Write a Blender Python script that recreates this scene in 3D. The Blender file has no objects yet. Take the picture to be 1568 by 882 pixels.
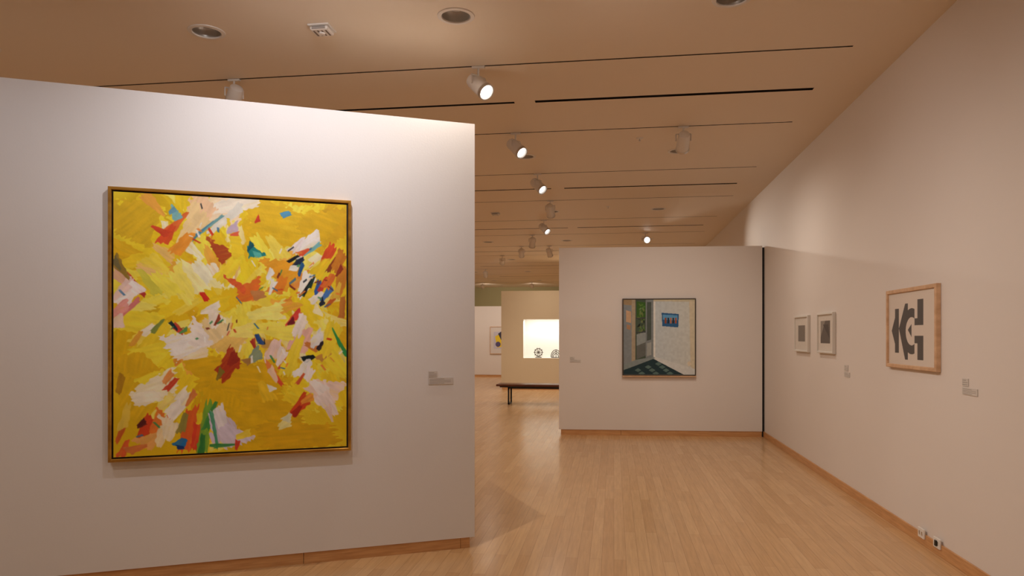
import bpy, bmesh, math, random
import numpy as np
from mathutils import Vector, Matrix, Quaternion
random.seed(4); rng=np.random.RandomState(7)
scene=bpy.context.scene
scene.view_settings.view_transform='Standard'
scene.view_settings.look='None'
scene.view_settings.exposure=0.04
CEIL=3.80
# ------------------------------------------------------------ helpers
def s1(c):
    c=c/255.0
    return c/12.92 if c<=0.04045 else ((c+0.055)/1.055)**2.4
def S(r,g,b): return (s1(r),s1(g),s1(b),1.0)
def link(o,parent=None):
    scene.collection.objects.link(o)
    if parent is not None: o.parent=parent
    return o
def empty(name,loc=(0,0,0),mat=None):
    e=bpy.data.objects.new(name,None); e.empty_display_size=0.1
    scene.collection.objects.link(e)
    if mat is not None: e.matrix_world=mat
    else: e.location=loc
    return e
def mat(name,col,rough=0.6,metal=0.0,var=0.0,scale=8.0,bump=0.0,bscale=200.0,emit=None,estr=0.0,coat=0.0):
    m=bpy.data.materials.new(name); m.use_nodes=True
    nt=m.node_tree; b=nt.nodes['Principled BSDF']
    b.inputs['Base Color'].default_value=col
    b.inputs['Roughness'].default_value=rough
    b.inputs['Metallic'].default_value=metal
    b.inputs['Coat Weight'].default_value=coat
    tc=nt.nodes.new('ShaderNodeTexCoord')
    if var>0:
        n=nt.nodes.new('ShaderNodeTexNoise'); n.inputs['Scale'].default_value=scale; n.inputs['Detail'].default_value=4
        r=nt.nodes.new('ShaderNodeMixRGB'); r.blend_type='MIX'
        r.inputs[1].default_value=tuple(c*(1-var) for c in col[:3])+(1,)
        r.inputs[2].default_value=tuple(min(1,c*(1+var)) for c in col[:3])+(1,)
        nt.links.new(tc.outputs['Object'],n.inputs['Vector']); nt.links.new(n.outputs['Fac'],r.inputs[0])
        nt.links.new(r.outputs[0],b.inputs['Base Color'])
    if bump>0:
        n2=nt.nodes.new('ShaderNodeTexNoise'); n2.inputs['Scale'].default_value=bscale; n2.inputs['Detail'].default_value=2
        bp=nt.nodes.new('ShaderNodeBump'); bp.inputs['Strength'].default_value=bump; bp.inputs['Distance'].default_value=0.002
        nt.links.new(tc.outputs['Object'],n2.inputs['Vector']); nt.links.new(n2.outputs['Fac'],bp.inputs['Height'])
        nt.links.new(bp.outputs['Normal'],b.inputs['Normal'])
    if emit is not None:
        b.inputs['Emission Color'].default_value=emit; b.inputs['Emission Strength'].default_value=estr
    return m
def woodmat(name,c1,c2,axis='X',scale=6.0,rough=0.4,stretch=12.0,metal=0.0):
    m=bpy.data.materials.new(name); m.use_nodes=True
    nt=m.node_tree; b=nt.nodes['Principled BSDF']; b.inputs['Roughness'].default_value=rough; b.inputs['Metallic'].default_value=metal
    tc=nt.nodes.new('ShaderNodeTexCoord'); mp=nt.nodes.new('ShaderNodeMapping')
    sc=[stretch]*3; sc['XYZ'.index(axis)]=1.0
    mp.inputs['Scale'].default_value=sc
    n=nt.nodes.new('ShaderNodeTexNoise'); n.inputs['Scale'].default_value=scale; n.inputs['Detail'].default_value=5
    cr=nt.nodes.new('ShaderNodeValToRGB'); cr.color_ramp.elements[0].position=0.3; cr.color_ramp.elements[1].position=0.7
    cr.color_ramp.elements[0].color=c1; cr.color_ramp.elements[1].color=c2
    nt.links.new(tc.outputs['Object'],mp.inputs['Vector']); nt.links.new(mp.outputs[0],n.inputs['Vector'])
    nt.links.new(n.outputs['Fac'],cr.inputs[0]); nt.links.new(cr.outputs[0],b.inputs['Base Color'])
    return m
def mesh(name,verts,faces,material=None,parent=None,smooth=False):
    me=bpy.data.meshes.new(name); me.from_pydata([tuple(v) for v in verts],[],faces); me.update()
    bm=bmesh.new(); bm.from_mesh(me); bmesh.ops.recalc_face_normals(bm,faces=bm.faces); bm.to_mesh(me); bm.free()
    if material:
        for mm in (material if isinstance(material,list) else [material]): me.materials.append(mm)
    if smooth:
        for p in me.polygons: p.use_smooth=True
    return link(bpy.data.objects.new(name,me),parent)
BF=[(0,1,2,3),(7,6,5,4),(0,4,5,1),(1,5,6,2),(2,6,7,3),(3,7,4,0)]
def boxes(name,lst,material,parent=None,bevel=0.0):
    V=[];F=[]
    for (x0,x1,y0,y1,z0,z1) in lst:
        k=len(V)
        V+=[(x0,y0,z0),(x0,y1,z0),(x1,y1,z0),(x1,y0,z0),(x0,y0,z1),(x0,y1,z1),(x1,y1,z1),(x1,y0,z1)]
        F+=[tuple(i+k for i in f) for f in BF]
    o=mesh(name,V,F,material,parent)
    if bevel>0:
        b=o.modifiers.new('bev','BEVEL'); b.width=bevel; b.segments=2; b.limit_method='ANGLE'
    return o
def lathe(name,prof,seg,material,parent=None,smooth=True):
    V=[];F=[];n=len(prof)
    for j in range(seg):
        a=2*math.pi*j/seg
        for (r,z) in prof: V.append((r*math.cos(a),r*math.sin(a),z))
    for j in range(seg):
        k=(j+1)%seg
        for i in range(n-1): F.append((j*n+i,k*n+i,k*n+i+1,j*n+i+1))
    me=bpy.data.meshes.new(name); me.from_pydata(V,[],F); me.update()
    bm=bmesh.new(); bm.from_mesh(me); bmesh.ops.remove_doubles(bm,verts=bm.verts,dist=1e-5)
    bmesh.ops.recalc_face_normals(bm,faces=bm.faces); bm.to_mesh(me); bm.free()
    if smooth:
        for p in me.polygons: p.use_smooth=True
    me.materials.append(material)
    o=link(bpy.data.objects.new(name,me),parent)
    if smooth:
        e=o.modifiers.new('es','EDGE_SPLIT'); e.split_angle=math.radians(40)
    return o
def prism(name,p0,p1,thick_n,thick,z0,z1,material):
    a=Vector((p0[0],p0[1])); b=Vector((p1[0],p1[1])); n=Vector(thick_n)*thick
    pts=[a,b,b+n,a+n]
    V=[(p.x,p.y,z0) for p in pts]+[(p.x,p.y,z1) for p in pts]
    return mesh(name,V,[(0,1,2,3),(4,5,6,7),(0,1,5,4),(1,2,6,5),(2,3,7,6),(3,0,4,7)],material)
# ------------------------------------------------------------ materials
M_wallL=mat('wall_paint_white',(0.79,0.77,0.765,1),0.75,var=0.02,scale=1.5,bump=0.15,bscale=90)
M_wall=mat('wall_paint_warm',(0.79,0.73,0.685,1),0.7,var=0.02,scale=1.2,bump=0.15,bscale=90)
M_ceil=mat('ceiling_bounce_tint',(0.80,0.685,0.555,1),0.6,var=0.02,scale=0.8,bump=0.1,bscale=60)  # white ceiling; the floor's warm bounce is put into the tan colour
M_slot=mat('slot_dark',(0.010,0.009,0.008,1),0.7)
M_track=mat('track_bronze',(0.06,0.042,0.03,1),0.5)
M_beige=mat('wall_paint_beige',(0.64,0.52,0.35,1),0.8,var=0.03,scale=1.5)
M_olive=mat('wall_paint_olive',(0.34,0.30,0.15,1),0.8,var=0.03,scale=1.0)
M_base=woodmat('baseboard_maple',S(190,136,86),S(216,164,110),'X',5,0.35,14)
M_baseY=woodmat('baseboard_maple_y',S(190,136,86),S(216,164,110),'Y',5,0.35,14)
M_white=mat('fixture_white_enamel',(0.74,0.69,0.64,1),0.4,var=0.02)
M_metal=mat('reflector_aluminium',(0.62,0.60,0.57,1),0.35,1.0,var=0.05,scale=30)
M_can=mat('downlight_reflector',(0.50,0.47,0.43,1),0.3,0.6,var=0.05,scale=30)
M_bulb=mat('bulb_glass_unlit',(0.40,0.38,0.35,1),0.15)
M_black=mat('black_metal',(0.02,0.018,0.016,1),0.45,var=0.2)
M_lamp=mat('lamp_glow',(1,1,1,1),0.4,emit=(1,0.96,0.92,1),estr=9)
M_gold=woodmat('frame_gilded_wood',S(160,112,40),S(206,156,68),'X',5,0.32,3,0.6)
M_oak=woodmat('frame_light_oak',S(200,158,120),S(224,186,148),'Z',10,0.45,2)
M_matte=mat('frame_white_matte',(0.76,0.73,0.68,1),0.5,var=0.02)
M_dark=mat('frame_dark_bronze',(0.07,0.055,0.04,1),0.4,var=0.2)
M_bench=woodmat('bench_walnut',S(70,36,20),S(118,62,34),'X',5,0.3,14)
M_plate=mat('outlet_plastic',(0.82,0.80,0.76,1),0.35,var=0.01)
M_niche=mat('niche_lining',(0.85,0.83,0.78,1),0.7,var=0.01)

def floor_mat():
    m=bpy.data.materials.new('floor_maple_strip'); m.use_nodes=True
    nt=m.node_tree; b=nt.nodes['Principled BSDF']; L=nt.links.new
    tc=nt.nodes.new('ShaderNodeTexCoord'); mp=nt.nodes.new('ShaderNodeMapping')
    mp.inputs['Rotation'].default_value=(0,0,math.radians(90))
    L(tc.outputs['Object'],mp.inputs['Vector'])
    br=nt.nodes.new('ShaderNodeTexBrick'); br.offset=0.37; br.offset_frequency=2
    br.inputs['Scale'].default_value=1.0; br.inputs['Brick Width'].default_value=1.15; br.inputs['Row Height'].default_value=0.083
    br.inputs['Mortar Size'].default_value=0.0010; br.inputs['Mortar Smooth'].default_value=0.3; br.inputs['Bias'].default_value=0.0
    br.inputs['Color1'].default_value=(0.66,0.415,0.205,1); br.inputs['Color2'].default_value=(0.575,0.34,0.155,1)
    br.inputs['Mortar'].default_value=(0.33,0.18,0.08,1)
    L(mp.outputs[0],br.inputs['Vector'])
    mp2=nt.nodes.new('ShaderNodeMapping'); mp2.inputs['Scale'].default_value=(22,1.2,1)
    L(tc.outputs['Object'],mp2.inputs['Vector'])
    n=nt.nodes.new('ShaderNodeTexNoise'); n.inputs['Scale'].default_value=2.2; n.inputs['Detail'].default_value=6; n.inputs['Roughness'].default_value=0.6
    L(mp2.outputs[0],n.inputs['Vector'])
    cr=nt.nodes.new('ShaderNodeValToRGB'); cr.color_ramp.elements[0].color=(0.86,0.86,0.86,1); cr.color_ramp.elements[1].color=(1.08,1.08,1.08,1)
    cr.color_ramp.elements[0].position=0.3; cr.color_ramp.elements[1].position=0.7
    L(n.outputs['Fac'],cr.inputs[0])
    mx=nt.nodes.new('ShaderNodeMixRGB'); mx.blend_type='MULTIPLY'; mx.inputs[0].default_value=0.9
    L(br.outputs['Color'],mx.inputs[1]); L(cr.outputs[0],mx.inputs[2]); L(mx.outputs[0],b.inputs['Base Color'])
    n3=nt.nodes.new('ShaderNodeTexNoise'); n3.inputs['Scale'].default_value=3; L(tc.outputs['Object'],n3.inputs['Vector'])
    mr=nt.nodes.new('ShaderNodeMapRange'); mr.inputs['To Min'].default_value=0.20; mr.inputs['To Max'].default_value=0.29
    L(n3.outputs['Fac'],mr.inputs['Value']); L(mr.outputs[0],b.inputs['Roughness'])
    bp=nt.nodes.new('ShaderNodeBump'); bp.inputs['Strength'].default_value=0.25; bp.inputs['Distance'].default_value=0.002; bp.invert=True
    L(br.outputs['Fac'],bp.inputs['Height']); L(bp.outputs[0],b.inputs['Normal'])
    return m
M_floor=floor_mat()
# ------------------------------------------------------------ room shell
XR=2.28; XL=-9.0; YN=-4.0; YF=33.0
boxes('floor',[(XL-.2,XR+.2,YN-.2,YF+.2,-0.1,0)],M_floor)
boxes('wall_right',[(XR,XR+.2,YN,YF,0,CEIL)],M_wall)
boxes('wall_outer_left',[(XL-.2,XL,YN,YF,0,CEIL)],M_wall)
boxes('wall_rear',[(XL-.2,XR+.2,YN-.2,YN,0,CEIL)],M_wall)
boxes('wall_end',[(XL-.2,XR+.2,YF,YF+.2,0,CEIL)],M_olive)
boxes('baseboard_right',[(XR-.016,XR,YN,YF,0,.085)],M_baseY,bevel=.003)
# big left partition
E=Vector((-1.009,5.171)); DL=Vector((-.8916,-.4529)); NL=Vector((.4529,-.8916))
far=E+DL*4.9
WLZ=3.10
wl=prism('wall_left',E,far,(-NL.x,-NL.y),0.32,.078,WLZ,M_wallL)
a=E+DL*.035-NL*.010
o=boxes('baseboard_left',[(-.068,0,0,.29,0,.078),(-1.168,-.071,-.002,.29,0,.078),(-3.2,-1.171,0,.29,0,.078),(-4.80,-3.203,0,.29,0,.078)],M_base)
o.location=(a.x,a.y,0); o.rotation_euler=(0,0,math.atan2(-DL.y,-DL.x))
# back partition
BL=Vector((-.85,11.24)); BR=Vector((2.245,11.41)); DB=(BR-BL).normalized(); NB=Vector((DB.y,-DB.x))
WBZ=2.925
prism('wall_back',BL,BR,(-NB.x,-NB.y),0.30,.085,WBZ,M_wall)
o=boxes('baseboard_back',[(.03,.96,.010,.28,0,.085),(.964,(BR-BL).length-.005,.008,.28,0,.085)],M_base)
o.location=(BL.x,BL.y,0); o.rotation_euler=(0,0,math.atan2(DB.y,DB.x))
boxes('gap_shade_strip',[(2.248,2.279,11.43,11.55,0,2.9)],M_slot)  # near-black strip standing in for the shade in the gap between walls
# display partition with niche
y0=20.5; nx0,nx1,nz0,nz1=-2.58,-0.7,.91,2.02
WD=2.84
o=boxes('wall_display',[(-3.22,nx0,y0,y0+.7,.08,WD),(nx1,XR,y0,y0+.7,.08,WD),(nx0,nx1,y0,y0+.7,.08,nz0),(nx0,nx1,y0,y0+.7,nz1,WD),(nx0,nx1,y0+.55,y0+.7,nz0,nz1)],[M_beige,M_niche])
for p in o.data.polygons:
    c=p.center
    if nx0-.01<c.x<nx1+.01 and y0+.01<c.y<y0+.6 and nz0-.01<=c.z<=nz1+.01: p.material_index=1
for p in o.data.polygons:
    c=p.center
    if abs(abs(p.normal.x)-1)<.01 and (abs(c.x-nx0)<.01 or abs(c.x-nx1)<.01): p.material_index=1
boxes('baseboard_display',[(-3.2,XR-.02,y0+.012,y0+.68,0,.08)],M_base)
# far left wall
boxes('wall_far',[(XL,-3.6,26.7,27.0,.08,2.66)],M_wall)
boxes('baseboard_far',[(XL,-3.62,26.71,26.98,0,.08)],M_base)

# ------------------------------------------------------------ ceiling with real slots and cans
tracks=[1.9,3.9,5.9,7.9,9.93,11.93,13.93,15.93,17.93,19.93,21.93,23.93,25.93,27.93,29.93]
airs=[2.87,6.87,10.97,15.0,19.0,23.0,27.0]
cols=[-6.75,-4.87,-2.985,-1.1,.78]
rows=[0.95,4.95,8.95,12.98,16.98,20.98,24.98,28.98]
xe=1.80
def ceil_obj():
    V=[];F=[]
    def addbox(x0,x1,y0,y1,z0,z1):
        k=len(V)
        V.extend([(x0,y0,z0),(x0,y1,z0),(x1,y1,z0),(x1,y0,z0),(x0,y0,z1),(x0,y1,z1),(x1,y1,z1),(x1,y0,z1)])
        F.extend([tuple(i+k for i in f) for f in BF])
    for i,t in enumerate(tracks): addbox(-8.2,xe+(0.02*i if i<9 else .15),t-.012,t+.012,CEIL-.1,CEIL+.10)
    for t in airs:
        addbox(-.75,xe,t-.032,t+.032,CEIL-.1,CEIL+.14); addbox(-4.3,-.95,t-.025,t+.025,CEIL-.1,CEIL+.14)
    for yy in rows:
        for xx in cols:
            k=len(V); n=24
            for z in (CEIL-.1,CEIL+.15):
                for j in range(n):
                    a=2*math.pi*j/n; V.append((xx+.104*math.cos(a),yy+.104*math.sin(a),z))
            F.append(tuple(k+j for j in range(n))); F.append(tuple(k+n+j for j in range(n)))
            for j in range(n): F.append((k+j,k+(j+1)%n,k+n+(j+1)%n,k+n+j))
    cut=mesh('cutter',V,F)
    c=boxes('ceiling',[(XL-.2,XR+.2,YN-.2,YF+.2,CEIL,CEIL+.22)],[M_ceil,M_slot])
    b=c.modifiers.new('b','BOOLEAN'); b.operation='DIFFERENCE'; b.solver='EXACT'; b.object=cut
    dg=bpy.context.evaluated_depsgraph_get()
    me=bpy.data.meshes.new_from_object(c.evaluated_get(dg))
    c.modifiers.clear(); c.data=me
    bpy.data.objects.remove(cut)
    while len(me.materials)<2: me.materials.append(M_slot)
    for p in me.polygons:
        ins=(CEIL+.004)<p.center.z<(CEIL+.2) and XL<p.center.x<XR and YN<p.center.y<YF
        p.material_index=1 if ins else 0
    return c
ceil_obj()
boxes('lighting_track_rails',[(-8.2,xe,t-.010,t+.010,CEIL+.004,CEIL+.09) for t in tracks],M_track)

WARM=(1.0,0.875,0.745)
def spot(name,loc,target,power,angle,blend=0.8,color=WARM,radius=.02,parent=None):
    l=bpy.data.lights.new(name,'SPOT'); l.energy=power; l.spot_size=math.radians(angle); l.spot_blend=blend
    l.color=color; l.shadow_soft_size=radius
    o=bpy.data.objects.new(name,l); scene.collection.objects.link(o)
    d=(Vector(target)-Vector(loc))
    q=d.to_track_quat('-Z','Y')
    if parent is not None:
        o.parent=parent; o.location=Vector(loc)-parent.location
    else: o.location=loc
    o.rotation_mode='QUATERNION'; o.rotation_quaternion=q
    return o
FILL_P=84
for ri,yy in enumerate(rows):
    for ci,xx in enumerate(cols):
        e=empty('recessed_downlight',(xx,yy,CEIL))
        lathe('trim_ring',[(.132,0.0),(.130,-.006),(.104,-.008),(.100,-.002),(.098,.03)],32,M_white,e)
        lathe('reflector_can',[(.099,0.0),(.096,.035),(.080,.07),(.05,.085),(0,.085)],32,M_can,e)
        lathe('lamp',[(0,.030),(.025,.034),(.040,.05),(.045,.085)],20,M_bulb,e)
        if (ri+ci)%2==0 or ri==7:
            spot('added_fill_spot',(xx,yy,CEIL-.012),(xx,yy,0),FILL_P,168,1.0,WARM,0.0,e)  # added fill spot for general light; the downlight itself is unlit
# smoke detectors
M_vent=mat('vent_dark',(0.18,0.14,0.11,1),.6)
for (xx,yy) in ((-2.11,5.0),(-2.15,13.0)):
    e=empty('smoke_detector',(xx,yy,CEIL))
    boxes('base_plate',[(-.08,.08,-.08,.08,-.012,0)],M_white,e,.004)
    boxes('body',[(-.068,.068,-.068,.068,-.040,-.012)],M_white,e,.012)
    boxes('vents',[(-.05,.05,-.070,-.066,-.034+.010*k,-.029+.010*k) for k in range(2)]+[(-.05+.03*i,-.038+.03*i,-.045,.045,-.0415,-.0395) for i in range(4)],M_vent,e)
    lathe('sensor',[(0,-.052),(.02,-.050),(.026,-.040)],20,M_white,e)
for (xx,yy) in ((.29,8.3),(-.1,12.6)):
    e=empty('fire_sprinkler',(xx,yy,CEIL-.001))
    lathe('escutcheon',[(0.0,-.012),(.03,-.010),(.042,0)],24,M_white,e)
    lathe('nozzle',[(0,-.035),(.014,-.034),(.014,-.03),(.005,-.028),(.005,-.01)],16,M_metal,e)

# ------------------------------------------------------------ track spotlights
def track_light(x,y,aim,lit=True,power=0,angle=60,blend=.8,color=WARM,radius=.02):
    e=empty('track_spotlight',(x,y,CEIL))
    boxes('track_adapter',[(-.055,.055,-.014,.014,-.018,-.001)],M_white,e,.003)
    lathe('stem',[(.0,-.10),(.009,-.10),(.009,-.015)],12,M_white,e)
    d=Vector(aim)-Vector((x,y,CEIL-.16)); d.normalize()
    q=d.to_track_quat('Z','Y')
    piv=Vector((0,0,-.16))
    h=lathe('housing',[(0,-.115),(.035,-.112),(.055,-.10),(.062,-.075),(.066,.0),(.070,.11),(.070,.125),(.064,.125),(.060,.10),(.040,.06),(0,.055)],28,M_white,e)
    h.location=piv; h.rotation_mode='QUATERNION'; h.rotation_quaternion=q
    g=lathe('lamp_lens',[(0,.090),(.03,.086),(.042,.080),(.046,.077)],24,M_lamp if lit else M_metal,e)
    g.location=piv; g.rotation_mode='QUATERNION'; g.rotation_quaternion=q
    f=lathe('bezel',[(.0705,.100),(.0725,.102),(.0725,.128),(.062,.128),(.046,.078)],28,M_metal,e)
    f.location=piv; f.rotation_mode='QUATERNION'; f.rotation_quaternion=q
    side=d.cross(Vector((0,0,1))); side.normalize()
    up=Vector((0,0,1))
    V=[];F=[]
    def bar(p,r,w):
        k=len(V); ax=(r-p).normalized(); u=ax.orthogonal().normalized(); v=ax.cross(u)
        for c in (p,r):
            for (a,b) in ((-1,-1),(1,-1),(1,1),(-1,1)): V.append(c+u*a*w+v*b*w)
        F.extend([(k,k+1,k+2,k+3),(k+4,k+5,k+6,k+7)]+[(k+i,k+(i+1)%4,k+4+(i+1)%4,k+4+i) for i in range(4)])
    A=piv+side*.078; B=piv-side*.078
    bar(A,A+up*.075,.005); bar(B,B+up*.075,.005); bar(A+up*.075,B+up*.075,.005)
    mesh('yoke',V,F,M_white,e)
    if power>0:
        p=Vector((x,y,CEIL-.16))+d*.14
        spot('spot_beam',p,p+d,power,angle,blend,color,radius,e)
    return e
dirA=Vector((.615,-.42,-.62)).normalized()
def toward(x,y,d=dirA): return (x+d.x*3,y+d.y*3,CEIL-.16+d.z*3)
track_light(-1.12,5.9,toward(-1.12,5.9),True,45,80,1,radius=0)
track_light(-1.08,7.9,toward(-1.08,7.9),True,45,80,1,radius=0)
track_light(-1.05,9.93,toward(-1.05,9.93),True,45,80,1,radius=0)
track_light(-1.05,11.93,(-.9,14.5,1.5),False,40,70)
track_light(-1.35,13.93,toward(-1.35,13.93),True,40,70,radius=0)
track_light(.74,7.9,(.68,11.3,1.75),False,60,80,1.0,(1,.91,.82))
track_light(.68,15.93,(2.28,9.9,2.75),True,260,34,1.0,radius=.03)
track_light(-3.30,5.9,(-5.5,8,1.2),False,30,60)
track_light(-2.3,17.93,(-2.6,20.4,1.6),False,60,90)
track_light(-1.6,17.93,(-1.2,20.4,1.6),False,60,90)
track_light(-3.1,19.93,(-4.2,26,1.6),False,60,70)
track_light(-4.3,23.93,(-4.4,26.6,1.6),False,90,80)
track_light(-1.8,15.93,(-2.5,19,0),True,80,70,radius=0)
for x in (-5.5,-3.4): track_light(x,29.93,(x,33,2.6),False,70,110,1)  # lamps added to brighten the olive end wall
# lamps washing the big painting
NEU=(.98,0.945,0.96)
track_light(-1.45,3.15,(-2.15,4.62,2.75),False,98,104,1.0,NEU,radius=.03)
track_light(-3.2,2.35,(-3.4,4.0,1.6),False,26,110,1.0,(.92,.94,1.0))
# lamps washing the right wall (in front)
for (x,y,ty) in ((-.6,1.9,3.4),(-.6,3.9,5.8),(-.5,3.7,8.8)):
    track_light(x,y,(XR,ty,1.0),False,46,95,1.0,(1,.885,.82))
# niche light
l=bpy.data.lights.new('niche_lamp','AREA'); l.shape='RECTANGLE'; l.size=1.7; l.size_y=.15; l.energy=13; l.color=(1,.95,.85)
o=bpy.data.objects.new('display_niche_lamp',l); o.location=((nx0+nx1)/2,y0+.12,nz1-.02); o.rotation_euler=(math.radians(15),0,0); scene.collection.objects.link(o)

# ------------------------------------------------------------ pictures
def basis(origin,u,n):
    u=Vector(u).normalized(); z=Vector((0,0,1)); n=Vector(n).normalized()
    return Matrix(((u.x,z.x,n.x,origin[0]),(u.y,z.y,n.y,origin[1]),(u.z,z.z,n.z,origin[2]),(0,0,0,1)))
def frame_ring(name,w,h,fw,d0,d1,material,parent,inner_drop=.0):
    W,H=w/2,h/2
    def rect(a,z): return [(-W+a,-H+a,z),(W-a,-H+a,z),(W-a,H-a,z),(-W+a,H-a,z)]
    b=min(.004,fw*.2)
    rings=[rect(0,d0),rect(0,d1-b),rect(b,d1),rect(fw-b,d1-inner_drop),rect(fw,d1-b-inner_drop),rect(fw,d0)]
    V=[v for r in rings for v in r]; F=[]; n=len(rings)
    for i in range(n):
        j=(i+1)%n
        for k in range(4): F.append((i*4+k,i*4+(k+1)%4,j*4+(k+1)%4,j*4+k))
    return mesh(name,V,F,material,parent)
def lin(a):
    a=np.clip(a,0,1); return np.where(a<=.04045,a/12.92,((a+.055)/1.055)**2.4)
def art_mat(name,bump,bs,rough,spec=.5):
    m=bpy.data.materials.new(name); m.use_nodes=True; nt=m.node_tree; b=nt.nodes['Principled BSDF']
    at=nt.nodes.new('ShaderNodeAttribute'); at.attribute_name='Pigment'
    nt.links.new(at.outputs['Color'],b.inputs['Base Color']); b.inputs['Roughness'].default_value=rough
    b.inputs['Specular IOR Level'].default_value=spec
    if bump>0:
        tc=nt.nodes.new('ShaderNodeTexCoord'); n=nt.nodes.new('ShaderNodeTexNoise'); n.inputs['Scale'].default_value=bs; n.inputs['Detail'].default_value=4
        bp=nt.nodes.new('ShaderNodeBump'); bp.inputs['Strength'].default_value=bump; bp.inputs['Distance'].default_value=.003
        nt.links.new(tc.outputs['Object'],n.inputs['Vector']); nt.links.new(n.outputs['Fac'],bp.inputs['Height']); nt.links.new(bp.outputs[0],b.inputs['Normal'])
    return m
def art_plane(name,w,h,z,img,material,parent):
    H,W,_=img.shape
    xs=np.linspace(-w/2,w/2,W); ys=np.linspace(h/2,-h/2,H)
    X,Y=np.meshgrid(xs,ys)
    co=np.stack([X,Y,np.full_like(X,z)],-1).reshape(-1,3).astype(np.float32)
    i=np.arange((H-1)*W).reshape(H-1,W)[:,:-1].ravel()
    quads=np.stack([i,i+W,i+W+1,i+1],-1).astype(np.int32)
    me=bpy.data.meshes.new(name)
    me.vertices.add(len(co)); me.vertices.foreach_set('co',co.ravel())
    me.loops.add(quads.size); me.loops.foreach_set('vertex_index',quads.ravel())
    me.polygons.add(len(quads)); me.polygons.foreach_set('loop_start',np.arange(0,quads.size,4,dtype=np.int32))
    me.update(calc_edges=True)
    at=me.color_attributes.new('Pigment','FLOAT_COLOR','POINT')
    c=np.ones((H*W,4),np.float32); c[:,:3]=lin(img.reshape(-1,3)); at.data.foreach_set('color',c.ravel())
    me.materials.append(material); me.validate()
    return link(bpy.data.objects.new(name,me),parent)
NT=rng.rand(256,256)
def vn(a,b):
    ai=np.floor(a).astype(int); bi=np.floor(b).astype(int); fa=a-ai; fb=b-bi
    fa=fa*fa*(3-2*fa); fb=fb*fb*(3-2*fb)
    g=lambda i,j: NT[i&255,j&255]
    return (g(ai,bi)*(1-fa)+g(ai+1,bi)*fa)*(1-fb)+(g(ai,bi+1)*(1-fa)+g(ai+1,bi+1)*fa)*fb
class Paint:
    def __init__(s,X,Y,base):
        s.X=X;s.Y=Y; s.A=np.zeros(X.shape+(3,))+np.array(base)/255.
    def put(s,mask,col):
        mask=mask[...,None]; s.A=s.A*(1-mask)+mask*(np.array(col)/255.)
    def stroke(s,cx,cy,L,W,ang,col,alpha=1.,br=.5,jit=.3,taper=0.):
        a=math.radians(ang); R=(L+W)*.75
        js=np.where((np.abs(s.X[0]-cx)<R))[0]
        if len(js)==0: return
        rowc=s.Y[:,js[len(js)//2]]; is_=np.where(np.abs(rowc-cy)<R*1.12)[0]
        if len(is_)==0: return
        sl=(slice(is_[0],is_[-1]+1),slice(js[0],js[-1]+1))
        x=s.X[sl]-cx; y=s.Y[sl]-cy
        t=x*math.cos(a)-y*math.sin(a); q=x*math.sin(a)+y*math.cos(a)
        o=random.random()*200
        sgn=random.choice((-1,1))
        wloc=W*(1+taper*sgn*t/(L*.5+.01))
        e=vn(t/9+o,q/3+o)-.5; e2=vn(t/40+o+50,q/2.4+o)-.5; e3=vn(t/5+o+9,q/5+o+31)-.5
        ml=1-np.clip((np.abs(t+q*.35*sgn)-(L/2)*(1+jit*e2))/1.4+.5,0,1)
        mw=1-np.clip((np.abs(q)-(wloc/2)*(1+jit*.6*e+jit*e3))/1.1+.5,0,1)
        bris=np.clip(1-br*1.6*np.clip(vn(t/24+o+7,q/2.2+o+3)-.5,0,1)*2,0,1)
        m=ml*mw*alpha*bris
        sh=(vn(t/22+o+70,q/3.2+o+20)-.5)*.07+(vn(x/10+o,y/10+o)-.5)*.07
        c=np.clip(np.array(col)/255.*(1+sh[...,None]),0,1)
        s.A[sl]=s.A[sl]*(1-m[...,None])+m[...,None]*c
    def poly(s,pts,col,soft=0.):
        ins=np.zeros(s.X.shape,bool); n=len(pts)
        jx=s.X+(vn(s.X/3,s.Y/3)-.5)*soft; jy=s.Y+(vn(s.X/3+40,s.Y/3+9)-.5)*soft
        for i in range(n):
            x1,y1=pts[i]; x2,y2=pts[(i+1)%n]
            if y1==y2: continue
            c=((y1>jy)!=(y2>jy))&(jx<(x2-x1)*(jy-y1)/(y2-y1)+x1); ins^=c
        s.put(ins.astype(float),col)

# ---- large yellow abstract
u=np.linspace(0,1,460)[None,:]; v=np.linspace(0,1,530)[:,None]
X=173+354*u+0*v; Y=498+(2*v-1)*(206-21*u)
P=Paint(X,Y,(232,194,24))
n1=vn(X/38,Y/38); P.A*= (0.94+.12*n1)[...,None]
P.put(np.clip((vn(X/45+80,Y/45+12)-.45)*3,0,.85),(246,222,48))
YEL=[(250,226,44),(242,208,28),(253,238,82),(236,192,22),(250,220,40),(232,184,20),(252,240,116),(246,214,40),(253,232,60)]
def near(cx,cy): return -math.degrees(math.atan2(cy-452,cx-352))
for i in range(190):
    a=random.random()*2*math.pi; r=205*math.sqrt(random.random())
    cx=352+math.cos(a)*r*.95; cy=462+math.sin(a)*r*1.12
    P.stroke(cx,cy,random.uniform(36,90),random.uniform(16,40),near(cx,cy)+random.gauss(0,20),random.choice(YEL),.9,.08,.3,random.uniform(0,.6))
ACC=[(252,238,180),(253,244,214),(244,176,70),(252,240,150),(244,200,130),(250,226,84),(252,250,240),(236,140,60)]
for i in range(55):
    a=random.random()*2*math.pi; r=random.uniform(35,175)
    cx=352+math.cos(a)*r*.95; cy=465+math.sin(a)*r
    if 290<cx<440 and cy>565: continue
    if cy<360 and cx>360: continue
    if cy>560 and cx>400: continue
    P.stroke(cx,cy,random.uniform(18,48),random.uniform(6,18),near(cx,cy)+random.gauss(0,22),random.choice(ACC),.85,.2,.3,random.uniform(0,.8))
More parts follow.
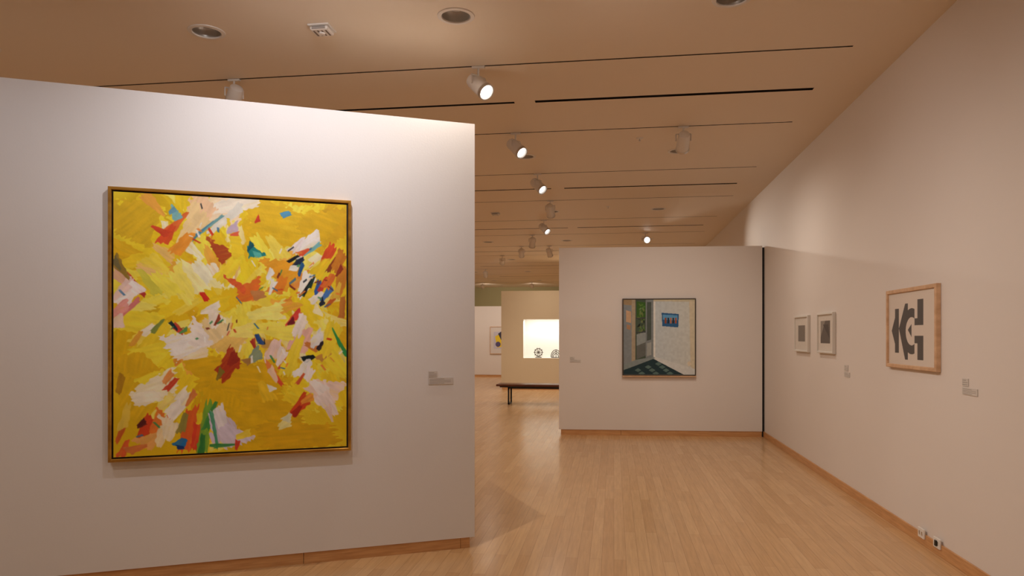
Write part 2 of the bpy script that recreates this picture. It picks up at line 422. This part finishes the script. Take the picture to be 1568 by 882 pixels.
F=[
(365,610,100,85,10,(230,184,20)),(340,600,50,60,80,(234,188,16)),(375,585,90,50,-5,(228,182,18)),(430,348,110,52,-8,(232,190,26)),(205,335,60,60,40,(228,188,34)),(410,640,80,50,0,(230,184,22)),(395,665,90,40,0,(232,188,22)),(450,670,110,34,5,(228,180,22)),(195,560,30,80,80,(232,188,28)),(205,620,40,50,60,(234,192,28)),(500,345,50,50,-40,(226,178,26)),(478,345,50,40,-20,(230,186,26)),
(315,325,74,38,28,(250,226,190)),(345,312,74,18,15,(252,242,222)),(298,318,34,32,60,(246,206,164)),(282,350,60,20,55,(250,220,160)),(335,335,60,10,40,(240,238,225)),(310,345,45,4,38,(120,175,180)),(300,352,40,3,42,(80,140,165)),
(230,312,45,10,-50,(242,176,70)),(262,342,40,9,48,(234,116,50)),(250,358,30,12,60,(232,88,40)),(272,372,38,14,50,(244,158,50)),(238,352,26,7,-30,(218,74,40)),(262,330,14,12,60,(130,190,195)),(256,322,12,6,40,(110,165,190)),
(392,388,60,18,-62,(252,236,80)),(412,378,40,14,-55,(248,226,90)),(376,384,18,13,-60,(30,140,140)),(372,378,14,5,60,(10,90,110)),(384,390,10,7,0,(90,190,180)),(428,327,14,7,20,(80,155,200)),(383,337,10,5,40,(210,60,30)),
(331,388,20,24,10,(184,78,32)),(352,380,16,32,-10,(246,214,44)),(338,415,40,18,55,(250,222,54)),(370,447,34,22,18,(238,120,44)),(358,440,10,20,30,(232,100,50)),(385,452,18,12,10,(206,140,80)),
(300,449,26,6,-58,(216,44,30)),(285,422,54,24,-50,(253,244,170)),(270,440,50,24,-55,(252,236,104)),(300,415,34,16,-50,(252,248,214)),(312,474,26,10,20,(250,242,225)),
(430,417,42,32,20,(244,172,40)),(418,436,26,16,60,(232,136,40)),(447,402,24,8,50,(24,40,70)),(452,412,20,5,70,(30,90,150)),(440,396,18,4,30,(16,20,30)),(441,410,12,7,0,(240,240,230)),(403,420,16,7,60,(245,245,240)),(406,440,22,6,70,(240,240,235)),
(465,371,36,15,32,(248,244,240)),(448,374,28,9,50,(240,230,230)),(470,382,30,4,35,(120,190,200)),(458,385,18,6,30,(228,90,50)),(495,392,36,11,60,(224,78,36)),(503,404,26,5,58,(150,70,30)),(485,410,34,14,50,(244,210,40)),
(458,438,38,13,62,(250,248,240)),(462,440,30,4,60,(20,24,28)),(470,432,20,4,62,(30,60,50)),(480,441,20,7,65,(50,95,175)),(488,436,24,6,60,(210,60,50)),(494,450,26,7,50,(70,120,190)),(498,430,24,10,55,(230,120,50)),(478,455,24,8,40,(245,240,235)),(500,462,20,6,50,(204,100,40)),(486,464,10,6,45,(30,40,60)),
(514,400,30,14,60,(210,130,40)),(518,430,40,14,75,(214,136,44)),(512,445,24,8,70,(236,196,70)),(520,470,30,8,85,(196,120,50)),(515,415,16,5,55,(150,50,30)),
(280,527,58,28,18,(250,246,240)),(300,520,38,22,-30,(252,242,232)),(265,505,18,7,-40,(204,70,50)),(258,500,16,4,-50,(30,50,60)),(272,508,12,4,30,(100,160,90)),(290,545,34,9,20,(250,234,200)),
(325,510,52,28,-50,(248,222,164)),(318,490,22,15,70,(250,238,220)),(322,492,16,4,60,(160,70,40)),(345,525,42,22,40,(246,206,110)),(360,508,34,16,10,(252,236,124)),(410,505,64,20,-5,(253,238,96)),(395,480,50,18,8,(253,244,130)),(440,488,30,7,40,(224,70,60)),(436,494,12,6,30,(120,30,40)),
(404,528,30,10,-10,(214,166,80)),(410,535,28,15,70,(240,210,200)),(420,548,28,10,65,(246,232,226)),(425,556,20,4,60,(222,80,70)),(386,520,16,7,-60,(40,80,150)),(378,528,16,5,-70,(180,50,40)),(378,548,26,12,40,(140,160,140)),(370,553,14,7,30,(176,130,70)),
(338,562,38,22,52,(182,60,30)),(346,552,20,11,50,(156,46,30)),(326,575,16,6,60,(140,120,40)),(455,520,36,20,60,(240,190,174)),(450,500,32,13,65,(250,238,230)),(470,530,22,9,-20,(212,130,60)),(484,530,14,7,50,(40,30,40)),(478,520,24,13,40,(238,236,232)),(490,545,20,8,30,(206,150,70)),(440,545,60,16,68,(250,226,60)),(500,520,50,18,70,(248,222,56)),(395,600,30,14,-60,(240,200,40)),
(465,549,18,8,20,(14,30,34)),(458,565,28,15,60,(248,246,244)),(466,574,20,9,70,(250,240,240)),(452,580,20,4,55,(222,100,60)),(414,580,26,6,-50,(228,80,56)),(402,562,24,7,-55,(242,140,70)),(408,575,22,8,-60,(246,210,180)),(407,596,12,6,0,(240,236,225)),
(515,524,42,5,-62,(50,155,80)),(520,545,20,5,-60,(246,230,120)),(450,622,34,12,42,(216,76,34)),(446,630,20,7,50,(180,50,30)),(462,612,20,8,30,(242,160,60)),(488,598,48,27,-20,(248,222,208)),(496,618,42,18,-50,(250,234,228)),(480,592,24,12,-40,(252,244,240)),(500,635,24,6,-70,(240,216,204)),(426,650,20,12,30,(246,238,160)),(432,640,14,8,50,(236,236,200)),
(232,598,58,27,22,(250,242,210)),(220,612,38,16,10,(250,244,222)),(255,590,24,7,50,(216,74,46)),(250,580,20,8,55,(242,158,80)),(265,622,46,17,52,(250,244,226)),(258,635,36,13,60,(252,246,236)),(245,620,32,9,45,(250,230,130)),(283,612,24,6,60,(222,132,70)),
(218,660,36,14,55,(214,70,34)),(212,652,14,7,40,(96,30,30)),(235,652,34,14,62,(238,130,50)),(226,676,30,16,40,(244,180,100)),(240,672,26,12,70,(250,228,180)),(188,690,26,8,70,(228,100,50)),(182,668,26,6,70,(208,100,40)),(206,690,26,8,20,(226,130,70)),
(252,662,30,18,80,(250,238,206)),(280,660,62,17,82,(234,106,44)),(272,650,28,9,75,(156,146,70)),(292,672,40,12,80,(222,70,44)),(270,681,14,11,50,(30,120,190)),(268,688,10,5,0,(10,60,130)),(305,655,68,12,82,(124,178,60)),(312,640,40,7,70,(70,150,70)),(300,684,30,7,85,(50,130,60)),
(330,655,44,32,-65,(216,204,228)),(340,668,38,26,-50,(226,216,236)),(326,640,26,16,-70,(240,236,240)),(318,660,50,4,-80,(70,160,120)),(335,684,40,4,5,(60,150,80)),(352,684,14,5,80,(224,70,50)),(362,668,20,8,20,(250,224,70)),
(188,430,42,11,-50,(228,180,150)),(200,430,26,5,-55,(212,60,46)),(184,446,42,11,50,(246,216,208)),(194,455,32,13,45,(250,236,230)),(196,472,34,5,48,(226,130,130)),(182,475,28,11,40,(234,160,150)),(180,492,22,13,70,(244,218,204)),(184,412,36,9,-55,(160,130,50)),(178,405,20,6,-60,(120,110,70)),(212,448,14,6,-50,(194,60,50)),(205,440,22,9,-45,(250,240,235)),(222,430,46,12,-52,(222,216,76)),(245,436,44,16,-45,(248,234,80)),
(215,512,38,11,45,(250,224,84)),(222,506,22,9,40,(252,244,220)),(205,520,24,6,60,(234,170,60)),(182,590,26,8,80,(186,140,30)),(190,640,36,10,80,(236,206,80)),(235,500,24,5,50,(130,150,70)),(345,350,16,10,20,(208,186,212)),(348,358,12,4,10,(232,100,70)),
]
for (cx,cy,L,W,ang,c) in F: P.stroke(cx,cy,L*1.1,W*1.2,ang,c,1.0,.1,.35,random.uniform(.1,.7))
BITS=[(214,60,30),(20,30,40),(60,120,170),(250,250,245),(70,150,90),(240,140,60),(250,246,240),(120,40,30)]
for i in range(80):
    cx,cy=random.choice([(455,415),(475,450),(300,350),(345,500),(400,545),(470,535),(275,510),(230,650),(190,450),(420,430),(460,380)])
    cx+=random.gauss(0,20); cy+=random.gauss(0,16)
    P.stroke(cx,cy,random.uniform(4,13),random.uniform(1.5,3.5),near(cx,cy)+random.gauss(0,30),random.choice(BITS),.9,.2)
M_oil=art_mat('oil_paint_impasto',.3,60,.5,.35)
Wp,Hp=1.478,1.712
ctr=E+DL*1.633
e=empty('framed_abstract_painting',mat=basis((ctr.x,ctr.y,1.620),(-DL.x,-DL.y,0),(NL.x,NL.y,0)))
frame_ring('gilded_frame',Wp,Hp,.020,0.002,.056,M_gold,e)
frame_ring('shadow_gap',Wp-.040,Hp-.040,.013,0.002,.040,M_black,e)
boxes('backing_board',[(-Wp/2+.03,Wp/2-.03,-Hp/2+.03,Hp/2-.03,.004,.046)],M_black,e)
art_plane('painted_canvas',Wp-.062,Hp-.062,.050,P.A,M_oil,e)

# ---- interior painting on back wall
xs=np.linspace(953,1065,230)[None,:]; ys=np.linspace(457,575,240)[:,None]
X=xs+0*ys; Y=ys+0*xs
P=Paint(X,Y,(196,206,210))
P.put(np.clip((X-1000)/62,0,1)*.5,(222,216,198))
P.poly([(953,457),(973,457),(973,575),(953,575)],(138,146,150))
P.poly([(953,457),(972,457),(972,467),(953,465)],(164,142,110))
P.poly([(957,474),(965,476),(965,494),(957,492)],(206,170,136)); P.poly([(958,496),(964,498),(964,505),(958,503)],(180,140,108))
P.poly([(966,457),(972,457),(972,553),(968,556),(966,556)],(176,162,138))
P.poly([(972,457),(1000,457),(1000,548),(972,553)],(78,92,78))
P.poly([(974,460),(988,462),(988,485),(974,488)],(66,104,48))
for i in range(70): P.stroke(random.uniform(976,986),random.uniform(464,545),random.uniform(2,6),random.uniform(1,2.5),random.uniform(0,180),random.choice([(100,144,66),(44,66,40),(140,160,118),(34,40,38),(120,130,78)]),.9,.2)
P.poly([(974,512),(988,508),(988,545),(974,551)],(150,160,160)); P.poly([(974,530),(988,524),(988,545),(974,551)],(106,110,106))
for yy in (486,508): P.poly([(973,yy),(989,yy-1),(989,yy+1),(973,yy+2)],(70,74,76))
P.poly([(988,457),(1000,457),(1000,547),(988,549)],(132,140,142)); P.poly([(990,461),(997,461),(997,520),(990,522)],(84,94,88)); P.poly([(990,526),(997,524),(997,544),(990,546)],(164,168,164))
P.poly([(1000,457),(1003,457),(1003,547),(1000,547)],(230,230,224))
P.poly([(1000,457),(1065,457),(1065,461),(1000,460)],(204,196,168))
P.poly([(1013,478),(1040,480),(1039,501),(1014,499)],(52,100,148)); P.poly([(1015,481),(1038,482),(1038,490),(1015,489)],(100,160,206))
for k,cx in enumerate((1018,1022,1026,1030,1034)): P.poly([(cx,486),(cx+2.5,486),(cx+2.5,495),(cx,495)],[(150,80,50),(40,50,60),(190,120,80),(60,50,40),(170,90,60)][k])
P.poly([(1056,460),(1065,460),(1065,568),(1058,562)],(214,204,178))
P.poly([(1000,546),(1065,566),(1065,575),(1046,575),(1000,552)],(214,218,216))
P.poly([(953,566),(1000,550),(1048,575),(953,575)],(44,64,70))
for i in range(8):
    for j in range(5):
        if (i+j)%2==0:
            cx=960+i*11+j*5; cy=573-j*5
            if cy>553+abs(cx-1000)*.5 and cx<1036: P.poly([(cx-5.5,cy),(cx,cy-3),(cx+5.5,cy),(cx,cy+3)],(96,122,118))
P.poly([(953,560),(972,552),(1000,547),(1003,549),(972,561),(953,568)],(138,150,150))
P.poly([(1053,556),(1057,553),(1059,559),(1055,562)],(226,214,190))
P.A*=(.97+.06*vn(X/3,Y/3))[...,None]
M_oil2=art_mat('oil_paint_smooth',0,120,.7,.15)
def on_back(X0): return BL+DB*((X0-BL.x)/DB.x)
c=on_back(.688)
e=empty('framed_interior_painting',mat=basis((c.x,c.y,1.530),(DB.x,DB.y,0),(NB.x,NB.y,0)))
frame_ring('bronze_frame',1.116,1.19,.016,.002,.045,M_dark,e)
boxes('backing_board',[(-.54,.54,-.577,.577,.004,.03)],M_black,e)
boxes('bottom_ledge',[(-.56,.56,-.612,-.596,.002,.055)],M_oak,e)
art_plane('painted_canvas',1.088,1.162,.035,P.A,M_oil2,e)

# ---- graphic print (right wall)
def right_pic(name,ya,yb,z0,z1,fw,depth,fmat,img,mt):
    w=ya-yb; h=z1-z0
    e=empty(name,mat=basis((XR,(ya+yb)/2,(z0+z1)/2),(0,-1,0),(-1,0,0)))
    frame_ring('frame_moulding',w,h,fw,.002,depth,fmat,e)
    boxes('backing_board',[(-w/2+.01,w/2-.01,-h/2+.01,h/2-.01,.002,depth*.5)],M_matte,e)
    art_plane('print_sheet',w-2*fw+.002,h-2*fw+.002,depth*.6,img,mt,e)
    return e
M_paper=art_mat('printed_paper',.0,50,.6)
def unit(nx,ny,base):
    u=np.linspace(0,1,nx)[None,:]; v=np.linspace(0,1,ny)[:,None]
    return Paint(u+0*v,v+0*u,base)
P=unit(320,230,(222,210,198))
g=(84,80,78)
P.poly([(.15,.22),(.24,.22),(.24,.84),(.15,.84)],g)
P.poly([(.24,.50),(.38,.16),(.44,.16),(.44,.26),(.34,.52),(.44,.80),(.44,.93),(.38,.93)],g)
P.poly([(.07,.53),(.15,.34),(.15,.72)],g)
r=np.hypot((P.X-.52)*1.50,(P.Y-.54))
P.put(((r<.31)&(r>.19)&(P.X<.58)).astype(float),g)
P.poly([(.64,.12),(.76,.12),(.76,.46),(.58,.46),(.58,.37),(.64,.37)],g)
P.poly([(.58,.60),(.76,.60),(.76,.92),(.64,.92),(.64,.70),(.58,.70)],g)
P.poly([(.44,.52),(.52,.44),(.52,.62)],g)
right_pic('framed_graphic_print',6.37,5.43,1.293,1.921,.030,.035,M_oak,P.A,M_paper)
def sq(a,b,c,d,col,extra=False):
    P=unit(120,90,(220,212,202)); P.poly([(a,b),(c,b),(c,d),(a,d)],col)
    if extra: P.poly([(a,b),(a+.5*(c-a),b),(a,b+.75*(d-b))],(150,142,132)); P.poly([(a+.25*(c-a),b+.1),(a+.8*(c-a),b+.1),(c,d-.1)],(84,76,72))
    P.A*=(.98+.04*vn(P.X*40,P.Y*40))[...,None]; return P.A
right_pic('framed_drawing',9.46,8.83,1.355,1.792,.022,.035,M_matte,sq(.24,.24,.78,.74,(128,120,112)),M_paper)
right_pic('framed_drawing',8.44,7.85,1.360,1.797,.022,.035,M_matte,sq(.16,.16,.80,.78,(104,96,90),True),M_paper)
# ---- poster on far wall
P=unit(160,180,(220,212,206))
P.poly([(.12,.18),(.95,.15),(.95,.80),(.12,.82)],(200,196,210))
P.poly([(.18,.35),(.50,.20),(.62,.72),(.26,.78)],(236,204,40))
P.poly([(.30,.25),(.46,.14),(.60,.50),(.50,.62),(.40,.45)],(56,50,70)); P.poly([(.68,.3),(.92,.2),(.92,.6),(.76,.7)],(190,90,70))
P.put(((np.hypot(P.X-.30,P.Y-.65)<.10)).astype(float),(90,80,120))
w,h=1.0,1.03
e=empty('framed_poster',mat=basis((-4.12,26.7,1.377),(1,0,0),(0,-1,0)))
frame_ring('frame_moulding',w,h,.02,.002,.04,M_oak,e); boxes('backing_board',[(-.48,.48,-.49,.49,.002,.02)],M_matte,e)
art_plane('print_sheet',w-.04,h-.04,.024,P.A,M_paper,e)

# ------------------------------------------------------------ wall labels
M_label=mat('label_card',(0.66,0.62,0.58,1),.6,var=.02); M_txt=mat('label_print',(0.36,0.33,0.30,1),.7)
def label(origin,u,n,parts):
    e=empty('wall_label',mat=basis(origin,u,n))
    for k,(x0,x1,z0,z1,rows_) in enumerate(parts):
        boxes('card_%d'%k,[(x0,x1,z0,z1,.001,.005)],M_label,e)
        L=[]
        for r_ in range(rows_):
            zt=z1-(z1-z0)*(r_+.7)/(rows_+.6); hh=(z1-z0)/(rows_+.6)*.28
            xw=(x1-x0)*(.9 if r_%3 else .62)
            L.append((x0+.05*(x1-x0),x0+.05*(x1-x0)+xw*.96,zt-hh,zt,.005,.0055))
        boxes('print_%d'%k,L,M_txt,e)
pL=E+DL*.30
label((pL.x,pL.y,1.23),(-DL.x,-DL.y,0),(NL.x,NL.y,0),[(-.045,.02,.025,.065,3),(-.045,.135,-.03,.018,4)])
pB=on_back(-.60)
label((pB.x,pB.y,1.18),(DB.x,DB.y,0),(NB.x,NB.y,0),[(-.08,-.01,.0,.04,2),(-.08,.09,-.045,-.005,3)])
label((XR,7.50,1.20),(0,-1,0),(-1,0,0),[(-.06,.05,.0,.06,3),(-.06,.10,-.06,-.01,3)])
label((XR,5.03,1.22),(0,-1,0),(-1,0,0),[(-.08,.0,.0,.05,3),(-.08,.12,-.055,-.01,4)])

# ------------------------------------------------------------ outlets on right baseboard
for k,(yy,plug) in enumerate(((5.70,False),(5.44,True))):
    e=empty('electrical_outlet',(XR-.016,yy,.088))
    boxes('cover_plate',[(-.012,0,-.052,.052,-.036,.036)],M_plate,e,.003)
    boxes('sockets',[(-.0135,-.011,-.030,-.012,-.014,.014),(-.0135,-.011,.012,.030,-.014,.014)],M_metal,e)
    if plug: boxes('plug_insert',[(-.022,-.012,-.014,.014,-.020,.020)],M_black,e,.003)

# ------------------------------------------------------------ bench
e=empty('gallery_bench',(-1.55,16.25,0))
boxes('seat_frame',[(-1.0,1.0,-.24,.24,.385,.41)],M_black,e,.004)
boxes('seat_slats',[(-1.08,1.08,-.26+.105*i,-.26+.105*i+.098,.41,.455) for i in range(5)],M_bench,e,.006)
L=[]
for xx in (-.82,.80):
    for yy in (-.22,.19): L.append((xx,xx+.035,yy,yy+.035,0,.385))
    L.append((xx,xx+.035,-.22,.225,.0,.03)); L.append((xx,xx+.035,-.22,.225,.35,.385))
L.append((-.8,.8,-.015,.015,.34,.37))
boxes('legs',L,M_black,e,.003)

# ------------------------------------------------------------ sculptures in niche
def tube(name,pts,r,material,parent,cyc=False):
    cu=bpy.data.curves.new(name,'CURVE'); cu.dimensions='3D'; cu.bevel_depth=r; cu.bevel_resolution=3
    sp=cu.splines.new('POLY'); sp.points.add(len(pts)-1)
    for q_,p_ in zip(sp.points,pts): q_.co=(*p_,1)
    sp.use_cyclic_u=cyc; cu.materials.append(material)
    return link(bpy.data.objects.new(name,cu),parent)
M_iron=mat('patinated_iron',(.10,.08,.06,1),.6,.2,var=.2)
e=empty('wheel_sculpture',(-2.17,y0+.28,nz0+.002))
boxes('plinth',[(-.09,.09,-.05,.05,0,.02)],M_iron,e,.003)
tube('rim',[(.11*math.cos(a),0,.155+.11*math.sin(a)) for a in np.linspace(0,2*math.pi,32)[:-1]],.012,M_iron,e,True)
lathe('hub',[(0,-.02),(.03,-.02),(.03,.02),(0,.02)],16,M_iron,e).matrix_local=Matrix.Translation((0,0,.155))@Matrix.Rotation(math.pi/2,4,'X')
for k in range(10):
    a=2*math.pi*k/10; tube('spoke_%d'%k,[(.02*math.cos(a),0,.155+.02*math.sin(a)),(.14*math.cos(a),0,.155+.14*math.sin(a))],.008,M_iron,e)
tube('post',[(0,0,.01),(0,0,.06)],.012,M_iron,e)
e=empty('arched_sculpture',(-1.66,y0+.28,nz0+.002))
boxes('plinth',[(-.14,.14,-.05,.05,0,.02)],M_iron,e,.003)
for k,rr in enumerate((.16,.12,.08)):
    tube('arch_%d'%k,[(rr*math.cos(a)*.9,0,.02+rr*1.3*math.sin(a)) for a in np.linspace(0,math.pi,20)],.012,M_iron,e)
tube('spine',[(0,0,.02),(0,0,.24)],.010,M_iron,e)

# ------------------------------------------------------------ world + camera
w=bpy.data.worlds.new('World'); scene.world=w; w.use_nodes=True
w.node_tree.nodes['Background'].inputs[0].default_value=(1,.85,.7,1); w.node_tree.nodes['Background'].inputs[1].default_value=.1
cd=bpy.data.cameras.new('camera'); cam=bpy.data.objects.new('camera',cd); scene.collection.objects.link(cam)
cam.location=(0,0,1.55); cam.rotation_euler=(math.radians(90),0,math.radians(8.07))
cd.sensor_width=36; cd.lens=25.26; cd.shift_y=.0466; cd.clip_end=100
scene.camera=cam
